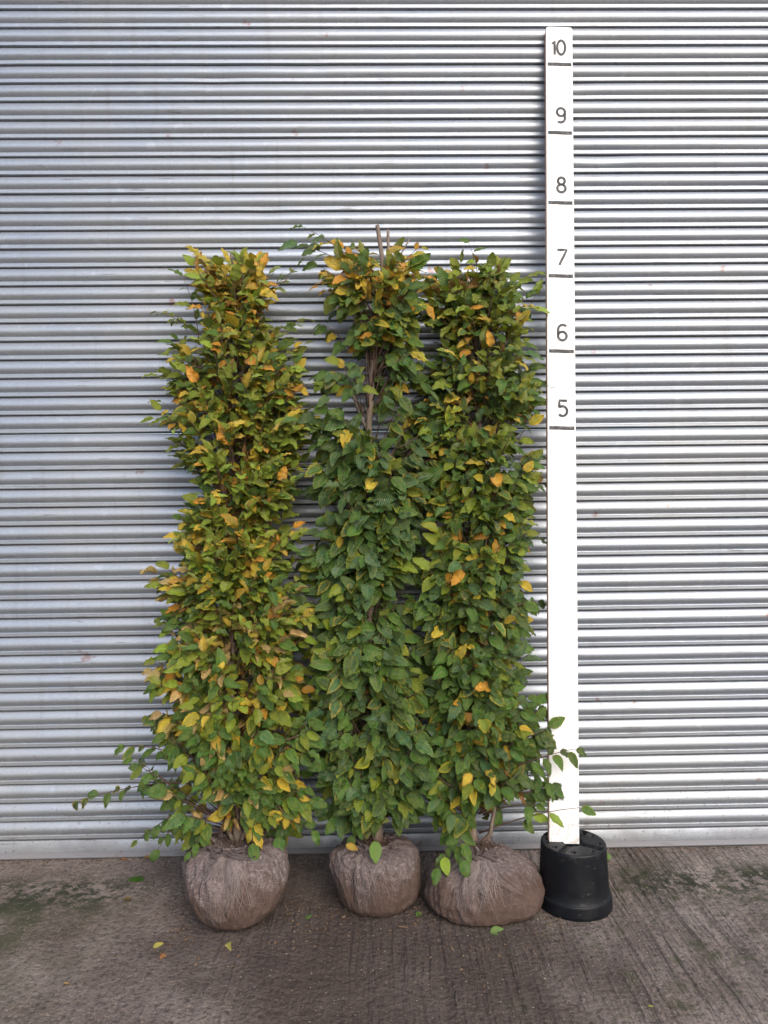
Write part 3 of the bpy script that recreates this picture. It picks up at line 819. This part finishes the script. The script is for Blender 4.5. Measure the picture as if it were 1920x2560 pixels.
# ------------------------------------------------------------------ root balls
def root_ball(root, cx, cy, prof, asp, lean, seed, folds, neck, nstr, strfocus, clefts=(), famp=0.13):
    """prof: list of (z, halfwidth_left, halfwidth_right) from bottom to top"""
    NA, NZ = 220, 90
    V, UV, Fc = [], [], []
    zs = [p[0] for p in prof]
    ztop = zs[-1]
    # arc length parametrisation
    tt = np.linspace(0, 1, len(prof)); fineT = np.linspace(0, 1, NZ)
    Z = np.interp(fineT, tt, zs); WL = np.interp(fineT, tt, [p[1] for p in prof]); WR = np.interp(fineT, tt, [p[2] for p in prof])
    def sm(a):
        for _ in range(3):
            b = a.copy(); b[1:-1] = (a[:-2] + 2 * a[1:-1] + a[2:]) / 4; a = b
        return a
    Z, WL, WR = sm(Z), sm(WL), sm(WR)
    def surf(j, ang, push=0.0):
        t = fineT[j]; ca, sa = math.cos(ang), math.sin(ang)
        w = WR[j] if ca > 0 else WL[j]
        wm = (WR[j] + WL[j]) / 2
        hw = wm + (w - wm) * abs(ca)
        fold_w = np.clip((t - 0.30) / 0.6, 0, 1) ** 1.1
        ph = noise.noise(Vector((ca * 1.4, sa * 1.4, seed))) * 3.0
        fo = (abs(math.sin(ang * folds * 0.5 + ph + t * 1.3)) ** 0.6 - 0.6) * famp * fold_w
        lump = noise.noise(Vector((ca * 1.1 + seed, sa * 1.1, t * 2.2))) * 0.10 + noise.noise(Vector((ca * 3.6 + seed, sa * 3.6, t * 6.5))) * 0.03
        # diagonal creases
        cr = noise.noise(Vector((ang * 1.5 + t * 3.2 + seed, t * 1.2, seed * 2.0)))
        crease = -0.035 * max(0, 1 - abs(cr) * 7) * (0.4 + fold_w)
        k = 1 + fo + lump + crease
        for ca_, cw, cd, t0 in clefts:
            dd = (ang - ca_ - (1 - t) * 0.35 * math.sin(ca_ * 7) + math.pi) % (2 * math.pi) - math.pi
            k -= cd * math.exp(-(dd / cw) ** 2) * min(1, max(0, (t - t0) / 0.45))
        # rumpled cloth: creases running mostly up and down, pinched towards the neck
        q1 = noise.noise(Vector((ca * 6.0 + t * 2.5, sa * 6.0, t * 3.0 + seed * 1.7)))
        q2 = noise.noise(Vector((ca * 11.0 - t * 4, sa * 11.0, t * 6.0 + seed)))
        k += (0.5 - abs(q1) * 2.2) * 0.050 * (0.35 + 0.65 * t) + (0.4 - abs(q2) * 2.0) * 0.020
        x = cx + ca * hw * k + lean[0] * t
        y = cy + sa * wm * asp * k + lean[1] * t
        z = Z[j] * (1 + 0.04 * noise.noise(Vector((ca, sa, seed + 9)))) + 0.012 * fold_w * noise.noise(Vector((ca * 5, sa * 5, 3 + seed)))
        z = max(z, 0.002 + 0.0)
        return Vector((x + ca * push, y + sa * push, z))
    for j in range(NZ):
        for i in range(NA):
            a = 2 * math.pi * i / NA
            V.append(tuple(surf(j, a)))
            UV.append((abs(((i / NA) * 2) % 2 - 1) * 0.5, fineT[j] * 0.4))
    for j in range(NZ - 1):
        for i in range(NA):
            a = j * NA + i; b = j * NA + (i + 1) % NA
            Fc.append((a, b, b + NA, a + NA))
    Fc.append(tuple(range(NA))[::-1])
    Fc.append(tuple((NZ - 1) * NA + i for i in range(NA)))
    ball = mesh_obj('root_ball', V, Fc, M_HESS, root, True, UV)
    ball['label'] = 'mauve brown hessian sacking gathered round the soil'
    r = random.Random(seed)
    fb = MB()
    for k in range(nstr):
        foc, spread = strfocus[r.randrange(len(strfocus))]
        a0 = foc + r.gauss(0, spread * 0.4)
        a1 = foc + (a0 - foc) * 1.6 + r.gauss(0, spread * 0.8)
        j0 = NZ - 1 - r.randint(0, 15); j1 = int(j0 - r.uniform(15, 50))
        pts = []
        n = 9
        for q in range(n):
            t = q / (n - 1)
            a = a0 + (a1 - a0) * t ** 1.2 + 0.05 * noise.noise(Vector((k * 3.1, t * 4, 0))) * (1 + 2 * t)
            j = max(2, int(j0 + (j1 - j0) * t))
            pts.append(surf(j, a, 0.0012 + (0.004 * r.random() if t > 0.8 else 0)))
        fb.tube(pts, [0.0007] * (n - 1) + [0.0003], 3, False)
    # frayed ring round the neck
    for k in range(int(nstr * 0.6)):
        a = r.uniform(0, 2 * math.pi)
        p = surf(NZ - 1 - r.randint(0, 4), a, 0.001)
        q = p + Vector((math.cos(a) * r.uniform(-.01, .012), math.sin(a) * r.uniform(-.01, .02), r.uniform(-0.005, 0.018)))
        s_ = q + Vector((r.uniform(-.015, .015), r.uniform(-.015, .01), r.uniform(-0.02, 0.014)))
        fb.tube([p, q, s_], [0.0009, 0.0008, 0.0004], 3, False)
    fbo = fb.build('loose_fibres', M_FIBRE, ball); fbo['kind'] = 'stuff'
    # knotted twist of sacking at the front of the neck
    if clefts:
        kb = MB(); kr = random.Random(seed + 50)
        for q in range(6):
            a0 = -math.pi / 2 - 0.35 + 0.1 * q; pts = []; j0 = NZ - 3 - q
            for m in range(9):
                t = m / 8
                p = surf(min(NZ - 1, max(2, int(j0 - 5 * math.sin(t * 3.1 + q)))), a0 + (t - 0.5) * kr.uniform(0.7, 1.5), 0.004 + 0.005 * math.sin(t * 3.14))
                p.z += 0.006 * math.sin(t * 5 + q * 1.3)
                pts.append(p)
            kb.tube(pts, [0.0045 * (0.5 + math.sin(3.14 * (0.1 + 0.8 * m / 8))) for m in range(9)], 8)
        kb.build('knot', M_HESS, ball)
    # ragged open collar of sacking round the stem
    cv, cf = [], []
    nA, nH = 90, 7
    nw = (WR[-1] + WL[-1]) / 2
    for lay in (0, 1):
        for j in range(nH):
            for i in range(nA):
                a = 2 * math.pi * i / nA; t = j / (nH - 1)
                f = noise.noise(Vector((math.cos(a) * 3.5, math.sin(a) * 3.5, seed + 4.0)))
                f2 = noise.noise(Vector((math.cos(a) * 9, math.sin(a) * 9, seed + 1.0 + t)))
                rr_ = nw * (0.92 + 0.22 * f2 + t * (0.15 + 0.75 * f)) - lay * 0.0016
                hh = (0.012 + 0.034 * max(0, 0.45 + f)) * t * (1 + 0.5 * f2)
                cv.append((cx + lean[0] + math.cos(a) * rr_, cy + lean[1] + math.sin(a) * rr_ * asp, ztop - 0.012 + hh))
    for lay in (0, 1):
        for j in range(nH - 1):
            for i in range(nA):
                a = lay * nA * nH + j * nA + i; b = lay * nA * nH + j * nA + (i + 1) % nA
                cf.append((a, b, b + nA, a + nA) if lay == 0 else (a, a + nA, b + nA, b))
    top_ = (nH - 1) * nA
    for i in range(nA):
        cf.append((top_ + i, top_ + (i + 1) % nA, nA * nH + top_ + (i + 1) % nA, nA * nH + top_ + i))
    mesh_obj('sacking_collar', cv, cf, M_HESS, ball, True, [(v[0] * 1.0, v[2]) for v in cv])
    # fine roots standing out of the neck
    rt = MB()
    top = Vector((cx + lean[0], cy + lean[1], ztop))
    for k in range(70):
        a = r.uniform(0, 2 * math.pi); q = r.uniform(0.2, 0.95)
        wn2 = (WR[-1] + WL[-1]) / 2
        p = top + Vector((math.cos(a) * wn2 * q, math.sin(a) * wn2 * asp * q, -0.012))
        p1 = p + Vector((r.gauss(0, .015), r.gauss(0, .015), r.uniform(0.008, 0.035)))
        p2 = p1 + Vector((r.gauss(0, .02), r.gauss(0, .02), r.uniform(-0.02, 0.02)))
        rt.tube(bez(p, p1, p2, 5), [0.0016, 0.0014, 0.0012, 0.001, 0.0006], 4, False)
    rt.build('roots', M_ROOT, ball)
    return surf, ball

SC = 1 / 700.0
def prof_px(cx, rows, y_bot, scale):
    return rows
# left ball: hanging sack
lb = [(0.0041, 0.0473, 0.0473), (0.0062, 0.0893, 0.0893), (0.0258, 0.1239, 0.126), (0.0618, 0.1522, 0.1575), (0.1081, 0.1701, 0.1764), (0.1545, 0.1764, 0.1848), (0.1957, 0.1743, 0.1806), (0.2287, 0.1575, 0.1628), (0.2472, 0.1208, 0.1239), (0.2451, 0.0788, 0.0819)]
c = gp(602, 2255)
root_ball(TREES[0][0], c.x, -0.495, lb, 0.86, (0.0, 0.05), 5, 9, 0, 80, [(-math.pi / 2 - 0.1, 0.16), (-math.pi / 2 + .1, .25)], [(4.55, .10, .10, .35), (5.35, .16, .12, .5), (3.9, .2, .10, .45), (5.9, .12, .07, .4)], 0.10)
mbp = [(0.0042, 0.091, 0.091), (0.0063, 0.1156, 0.1198), (0.0261, 0.1305, 0.1477), (0.0625, 0.1412, 0.1605), (0.1042, 0.1519, 0.1605), (0.1407, 0.1584, 0.1541), (0.1719, 0.1605, 0.1477), (0.1959, 0.1519, 0.137), (0.2063, 0.1124, 0.1017), (0.2053, 0.0642, 0.0535)]
c = gp(938, 2240)
root_ball(TREES[1][0], pd(812, 1868, -.36).x - 0.0, -0.41, mbp, 0.82, (0.0, 0.02), 12, 8, 0, 60, [(-math.pi / 2 - 0.4, 0.2), (-math.pi / 2 + .0, .3)], [(4.25, .12, .13, .1), (4.8, .1, .08, .4), (5.5, .14, .10, .45)], 0.12)
rbp = [(0.0038, 0.1459, 0.143), (0.0067, 0.1851, 0.1815), (0.0286, 0.2109, 0.2024), (0.062, 0.2199, 0.209), (0.0954, 0.2087, 0.2046), (0.124, 0.1851, 0.1936), (0.1508, 0.1515, 0.165), (0.1698, 0.1122, 0.132), (0.187, 0.0696, 0.0935), (0.1946, 0.0404, 0.066)]
root_ball(TREES[2][0], pt(1206, 2230, -.40).x, -0.445, rbp, 0.72, (0.0, 0.03), 23, 12, 0, 140, [(-math.pi / 2 - 0.5, 0.3), (-math.pi / 2 - .1, .25)], [(4.1, .10, .10, .2), (4.5, .08, .12, .25), (4.95, .11, .14, .1), (5.4, .09, .13, .15), (5.85, .14, .10, .3)], 0.17)

# ------------------------------------------------------------------ pot (upside down)
potc = Vector((pt(1433, 2110, -0.415).x, -0.415, 0))
pot = empty('plant_pot', potc)
tag(pot, 'black plastic plant pot standing upside down under the white measuring board', 'plant pot')
NA = 144
PR = [(0.1320, 0.000), (0.1335, 0.002), (0.1325, 0.012), (0.1305, 0.036), (0.1300, 0.0425), (0.1285, 0.0455), (0.1235, 0.0468), (0.1222, 0.049), (0.1205, 0.08), (0.1180, 0.13), (0.1155, 0.175), (0.1140, 0.205), (0.1134, 0.2105), (0.1118, 0.2130), (0.107, 0.214)]
pv, pf = [], []
for rr, z in PR:
    for i in range(NA):
        a = 2 * math.pi * i / NA
        pv.append((potc.x + rr * math.cos(a), potc.y + rr * math.sin(a), z))
# inside wall (open towards the ground) and outer wall
for j in range(len(PR) - 1):
    for i in range(NA):
        a = j * NA + i; b = j * NA + (i + 1) % NA
        pf.append((a, b, b + NA, a + NA))
b0 = len(pv)
for rr, z in [(0.1290, 0.0), (0.1280, 0.04), (0.119, 0.05), (0.109, 0.194)]:
    for i in range(NA):
        a = 2 * math.pi * i / NA
        pv.append((potc.x + rr * math.cos(a), potc.y + rr * math.sin(a), z + 0.0005))
for i in range(NA):
    pf.append((i, (i + 1) % NA, b0 + (i + 1) % NA, b0 + i)[::-1])
for j in range(3):
    for i in range(NA):
        a = b0 + j * NA + i; b = b0 + j * NA + (i + 1) % NA
        pf.append((a, a + NA, b + NA, b))
mesh_obj('pot_wall', pv, pf, M_POT, pot)
# base plate with channels and drain holes
NR = 70
tv, tf = [], []
arms = [R(-38), R(52), R(142), R(232)]
def sstep(a, b, x):
    t = min(1, max(0, (x - a) / (b - a))); return t * t * (3 - 2 * t)
holes_ = []
for am in arms:
    for da in (-26, 26):
        holes_.append((0.088 * math.cos(am + R(45) + R(da) * 0.85), 0.088 * math.sin(am + R(45) + R(da) * 0.85)))
for am in arms:
    holes_.append((0.095 * math.cos(am), 0.095 * math.sin(am)))
def plate_h(x, y):
    rr = math.hypot(x, y); h = 0.0
    ch = 0.0
    ch = max(ch, 1 - sstep(0.030, 0.036, rr))
    for am in arms:
        ux, uy = math.cos(am), math.sin(am)
        al = x * ux + y * uy; ac = abs(-x * uy + y * ux)
        if al > 0:
            ch = max(ch, (1 - sstep(0.011, 0.014, ac)) * (1 - sstep(0.1055, 0.107, al)))
    h -= 0.013 * ch
    for hx, hy in holes_:
        d = math.hypot(x - hx, y - hy)
        h -= 0.016 * (1 - sstep(0.0078, 0.0090, d))
    h -= 0.0015 * (1 - sstep(0.0, 0.1, rr))
    return h
tv.append((potc.x, potc.y, 0.214 + plate_h(0, 0)))
for j in range(1, NR + 1):
    rr = 0.107 * j / NR
    for i in range(NA * 2):
        a = math.pi * i / NA
        x, y = rr * math.cos(a), rr * math.sin(a)
        tv.append((potc.x + x, potc.y + y, 0.214 + (plate_h(x, y) if j < NR else 0)))
N2 = NA * 2
for i in range(N2): tf.append((0, 1 + i, 1 + (i + 1) % N2))
for j in range(NR - 1):
    for i in range(N2):
        a = 1 + j * N2 + i; b = 1 + j * N2 + (i + 1) % N2
        tf.append((a, a + N2, b + N2, b))
mesh_obj('pot_base', tv, tf, M_POT, pot)

# ------------------------------------------------------------------ measuring board
Zb = 0.206
ypos_b = -0.415                              # front face of the board at its foot
sb = pt(1411, 2112, ypos_b)
st = pt(1398, 67, -0.045)
Lb = (st - Vector((sb.x, ypos_b, Zb))).length
zax = (st - Vector((sb.x, ypos_b, Zb))).normalized()
xax = Vector((1, 0, 0)); xax = (xax - zax * xax.dot(zax)).normalized()
yax = zax.cross(xax)
MBD = Matrix(((xax.x, yax.x, zax.x), (xax.y, yax.y, zax.y), (xax.z, yax.z, zax.z))).to_4x4()
MBD.translation = Vector((sb.x, ypos_b, Zb))
board = bpy.data.objects.new('measuring_board', None); link(board)
board.matrix_world = MBD
tag(board, 'tall white wooden board numbered 5 to 10, standing on the upturned black pot', 'measuring stick')
def local_obj(name, verts, faces, mat, smooth=False):
    me = bpy.data.meshes.new(name); me.from_pydata(verts, [], faces); me.materials.append(mat); me.update()
    o = bpy.data.objects.new(name, me); sc.collection.objects.link(o); o.parent = board
    return o
W2 = 0.0538; TH = 0.022
# outline with rounded top corners, extruded
out = [(-W2, 0), (W2, 0)]
rc = 0.012
for k in range(7):
    a = R(90 * k / 6); out.append((W2 - rc + rc * math.cos(a), Lb - rc + rc * math.sin(a)))
for k in range(7):
    a = R(90 + 90 * k / 6); out.append((-W2 + rc + rc * math.cos(a), Lb - rc + rc * math.sin(a)))
n = len(out)
bv = [(x, 0.0012, z) for x, z in out] + [(x, TH, z) for x, z in out]
ins = [(x * 0.975, 0.0, z if z == 0 else (z - 0.0015)) for x, z in out]
bv += ins
bf = []
for i in range(n):
    j = (i + 1) % n
    bf.append((j, i, i + n, j + n))
    bf.append((i, j, 2 * n + j, 2 * n + i))
bf.append(tuple(range(2 * n, 3 * n))); bf.append(tuple(range(n, 2 * n))[::-1])
face = local_obj('board', bv, bf, M_WHITE)
# bare timber strip along the left edge
ev = [(-W2 - 0.0012, 0.002, 0.01), (-W2 - 0.0012, 0.002, Lb - 0.02), (-W2 - 0.0012, TH - .002, Lb - 0.02), (-W2 - 0.0012, TH - .002, 0.01),
      (-W2 + 0.001, 0.002, 0.01), (-W2 + 0.001, 0.002, Lb - 0.02), (-W2 + 0.001, TH - .002, Lb - 0.02), (-W2 + 0.001, TH - .002, 0.01)]
local_obj('worn_edge', ev, [(0, 1, 2, 3), (0, 4, 5, 1), (1, 5, 6, 2), (2, 6, 7, 3), (3, 7, 4, 0)], M_EDGE)

def zloc(py):                    # photo row (at the board) -> distance up the board
    lo, hi = 0.0, Lb
    Mi = CM.inverted()
    for _ in range(40):
        m = (lo + hi) / 2
        c = Mi @ (MBD @ Vector((0, 0, m)))
        y = 1280 - (c.y / -c.z) * F
        if y > py: lo = m
        else: hi = m
    return lo
def stroke(mb_v, mb_f, pts, w, y=-0.0016):
    """flat painted stroke with a hair of thickness"""
    n = len(pts)
    L, Rr = [], []
    for i, p in enumerate(pts):
        a = pts[max(0, i - 1)]; b = pts[min(n - 1, i + 1)]
        dx, dz = b[0] - a[0], b[1] - a[1]; l = math.hypot(dx, dz) or 1
        nx, nz = -dz / l, dx / l
        ww = w * (1 + 0.07 * noise.noise(Vector((p[0] * 60, p[1] * 60, 2))))
        L.append((p[0] + nx * ww / 2, p[1] + nz * ww / 2)); Rr.append((p[0] - nx * ww / 2, p[1] - nz * ww / 2))
    b0 = len(mb_v)
    for (x, z) in L: mb_v.append((x, y, z))
    for (x, z) in Rr: mb_v.append((x, y, z))
    for (x, z) in L: mb_v.append((x, 0.0004, z))
    for (x, z) in Rr: mb_v.append((x, 0.0004, z))
    for i in range(n - 1):
        mb_f.append((b0 + i, b0 + n + i, b0 + n + i + 1, b0 + i + 1))
        mb_f.append((b0 + i, b0 + i + 1, b0 + 2 * n + i + 1, b0 + 2 * n + i))
        mb_f.append((b0 + n + i, b0 + 3 * n + i, b0 + 3 * n + i + 1, b0 + n + i + 1))
    mb_f.append((b0, b0 + 2 * n, b0 + 3 * n, b0 + n)); mb_f.append((b0 + n - 1, b0 + 2 * n - 1, b0 + 4 * n - 1, b0 + 3 * n - 1))
def arc(cx, cy, rx, ry, a0, a1, n=14):
    return [(cx + rx * math.cos(R(a0 + (a1 - a0) * i / (n - 1))), cy + ry * math.sin(R(a0 + (a1 - a0) * i / (n - 1)))) for i in range(n)]
# glyphs in unit box: width 0.56, height 1, origin bottom-left
GL = {
 '1': [[(0.10, 0.74), (0.24, 0.93), (0.24, 0.5), (0.24, 0.03)]],
 '0': [arc(0.29, 0.5, 0.23, 0.47, 0, 360, 30)],
 '9': [arc(0.29, 0.70, 0.23, 0.26, 0, 360, 24), [(0.52, 0.70), (0.52, 0.50)] + arc(0.27, 0.30, 0.25, 0.27, 20, -130, 12)],
 '8': [arc(0.29, 0.74, 0.19, 0.225, 0, 360, 22), arc(0.29, 0.27, 0.235, 0.25, 0, 360, 24)],
 '7': [[(0.04, 0.96), (0.30, 0.96), (0.56, 0.96), (0.42, 0.62), (0.27, 0.30), (0.15, 0.02)]],
 '6': [arc(0.29, 0.28, 0.235, 0.26, 0, 360, 24), [(0.055, 0.28), (0.055, 0.55)] + arc(0.32, 0.66, 0.265, 0.30, 165, 45, 12)],
 '5': [[(0.52, 0.96), (0.10, 0.96), (0.095, 0.78), (0.085, 0.56)], [(0.085, 0.57)] + arc(0.27, 0.34, 0.25, 0.29, 115, -140, 20)],
}
marks = [('10', 161, 119), ('9', 332, 288), ('8', 507, 462), ('7', 690, 643), ('6', 878, 831), ('5', 1070, 1021)]
for txt, ty, cy_ in marks:
    zt = zloc(ty); zc = zloc(cy_)
    v, f = [], []
    tv0 = 0.0068
    xs_ = [-0.0475 + i * 0.0958 / 8 for i in range(9)]
    stroke(v, f, [(x, zt - 0.0003 * math.sin(x * 90)) for x in xs_], 0.0135)
    tobj = local_obj('division_line', v, f, M_INK)
    v, f = [], []
    hgt = 0.066; wd = 0.56 * 0.070
    glyphs = list(txt)
    xo = 0.004 - wd / 2
    if txt == '10':
        xo = -0.036
    for gi, ch in enumerate(glyphs):
        for stt in GL[ch]:
            stroke(v, f, [(xo + p[0] * 0.070, zc - hgt / 2 + p[1] * hgt) for p in stt], 0.0094)
        xo += 0.023 if ch == '1' else wd
    local_obj('numeral', v, f, M_INK)

# ------------------------------------------------------------------ fallen leaves
def fallen(name, px, py, L, colr, edge, head, label, tilt=0.25, dead=False, z=0.004, seed=0, group='leaves fallen on the concrete', on=None):
    r = random.Random(seed)
    p = on if on is not None else gp(px, py)
    lv = Leaves()
    a = R(head)
    ax = Vector((math.cos(a), math.sin(a), 0.12))
    nr = Vector((r.uniform(-tilt, tilt), -tilt, 1))
    base = p + Vector((0, 0, z))
    lv.add(base - ax * L * 0.5, ax, nr, L, colr, edge, r, dead)
    o = lv.build(name, None, origin=base)
    tag(o, label, 'leaf', group)
fallen('fallen_leaf', 566, 2370, 0.052, (0.55, 0.50, 0.12), (0.50, 0.44, 0.10), -82, 'pale yellow leaf lying on concrete in front of the left root ball', 0.55, seed=1)
fallen('fallen_leaf', 399, 2365, 0.042, (0.50, 0.44, 0.10), (0.50, 0.42, 0.08), 20, 'yellow round leaf on concrete to the left of the pale folded leaf', 0.3, seed=2)
fallen('fallen_leaf', 411, 2391, 0.034, (0.55, 0.20, 0.07), (0.42, 0.13, 0.05), 60, 'small orange leaf on concrete just below the yellow round leaf', 0.5, seed=3)
fallen('fallen_leaf', 772, 2293, 0.036, (0.09, 0.25, 0.05), (0.08, 0.22, 0.04), 80, 'small bright green leaf on concrete between left and middle root balls', 0.5, seed=4)
fallen('fallen_leaf', 1248, 2331, 0.062, (0.13, 0.24, 0.07), (0.14, 0.25, 0.06), 4, 'broad green leaf on concrete in front of the right root ball', 0.3, seed=5)
fallen('fallen_leaf', 1052, 2288, 0.040, (0.08, 0.18, 0.04), (0.08, 0.18, 0.04), 30, 'dark green leaf tucked between the middle and right root balls', 0.3, seed=6)
fallen('fallen_leaf', 1519, 2150, 0.045, (0.13, 0.33, 0.05), (0.13, 0.33, 0.05), 70, 'bright green leaf on concrete right beside the black pot', 0.8, z=0.012, seed=7)
fallen('fallen_leaf', 168, 2463, 0.022, (0.50, 0.33, 0.17), (0.30, 0.16, 0.08), 10, 'tiny tan curled leaf alone on concrete at lower left', 0.3, True, seed=8)
fallen('fallen_leaf', 320, 2253, 0.030, (0.24, 0.17, 0.06), (0.2, 0.12, 0.05), 10, 'brown leaf on concrete below the tuft of moss', 0.3, True, seed=9)
fallen('fallen_leaf', 312, 2151, 0.030, (0.40, 0.15, 0.07), (0.3, 0.1, 0.05), 15, 'reddish brown leaf scrap against the shutter foot', 0.4, True, seed=10)
fallen('fallen_leaf', 370, 2147, 0.032, (0.36, 0.22, 0.09), (0.3, 0.15, 0.05), -10, 'tan leaf scrap against the shutter foot beside the left tree', 0.4, True, seed=11)
fallen('fallen_leaf', 1627, 2518, 0.014, (0.45, 0.46, 0.12), (0.45, 0.46, 0.12), 0, 'tiny yellow green leaf piece on concrete at lower right', 0.2, seed=12)
fallen('fallen_leaf', 722, 2290, 0.022, (0.22, 0.13, 0.05), (0.2, 0.1, 0.04), 70, 'small brown leaf scrap right of the left root ball', 0.5, True, seed=13)
# leaves caught on the root balls
def caught(px, py, Y, L, colr, edge, ax, nr, label, seed):
    r = random.Random(seed); lv = Leaves(); p = pt(px, py, Y)
    a = Vector(ax).normalized()
    lv.add(p - a * L * .5, a, Vector(nr), L, colr, edge, r)
    o = lv.build('caught_leaf', None, origin=p); tag(o, label, 'leaf', 'leaves caught on the root balls')
caught(939, 2130, -0.515, 0.072, (0.13, 0.27, 0.05), (0.16, 0.30, 0.05), (0.02, -0.25, -1), (0, -1, .2), 'bright green leaf hanging over the front of the middle root ball', 3)
caught(880, 2118, -0.500, 0.046, (0.50, 0.33, 0.06), (0.40, 0.2, 0.05), (0.9, -0.2, -.3), (0, -.7, .7), 'yellow leaf lying on top of the middle root ball', 4)

# tuft of moss / weed
wd_ = MB(); r = random.Random(77)
mp = gp(342, 2200)
for k in range(160):
    a = r.uniform(0, 6.283); q = math.sqrt(r.random())
    p = mp + Vector((math.cos(a) * 0.028 * q, math.sin(a) * 0.016 * q, 0.0))
    h = r.uniform(0.005, 0.013) * (1.2 - q * .5)
    t = p + Vector((r.gauss(0, .004), r.gauss(0, .004), h))
    wd_.tube([p, p.lerp(t, .5), t], [0.0014, 0.0012, 0.0003], 4, False)
M_MOSS = simple('moss', (0.05, 0.12, 0.02), 0.9, 0.1, 0.5, 90)
mo = wd_.build('moss_tuft', M_MOSS, None, origin=mp)
tag(mo, 'small bright green moss tuft on concrete left of the left tree', 'moss')

# crumbs of soil and bark shed on the concrete
cb = MB(); r = random.Random(9)
spots = [(pt(602, 2255, -.45).x, -0.50, .24, 130), (pt(938, 2240, -.4).x, -0.45, .2, 110), (pt(1206, 2230, -.4).x, -0.50, .26, 130)]
cr_pts = []
for (x, y, q, n_) in spots:
    for k in range(n_):
        a = r.uniform(0, 6.283); d = q * (0.75 + abs(r.gauss(0, .35)))
        cr_pts.append((x + math.cos(a) * d, y + math.sin(a) * d * .8))
for k in range(150): cr_pts.append((r.uniform(-1.7, 1.9), -0.024 - abs(r.gauss(0, .018))))
for (x, y) in cr_pts:
    if y > -0.023: continue
    h = r.uniform(.0012, .0042)
    d = Vector((r.gauss(0, 1), r.gauss(0, 1), r.gauss(0, .2))).normalized() * h * r.uniform(1, 2.4)
    p = Vector((x, y, h * .7))
    cb.tube([p - d, p - d * .3, p + d * .4, p + d], [h * .3, h * .8, h * .9, h * .25], 5)
M_CRUMB = simple('soil_crumb', (0.085, 0.055, 0.038), 0.95, 0.1, 0.8, 60, 0, (0.22, 0.16, 0.11))
co = cb.build('soil_crumbs', M_CRUMB, None, smooth=False)
tag(co, 'dark crumbs of soil scattered round the root balls and along the shutter foot', 'soil', kind='stuff')
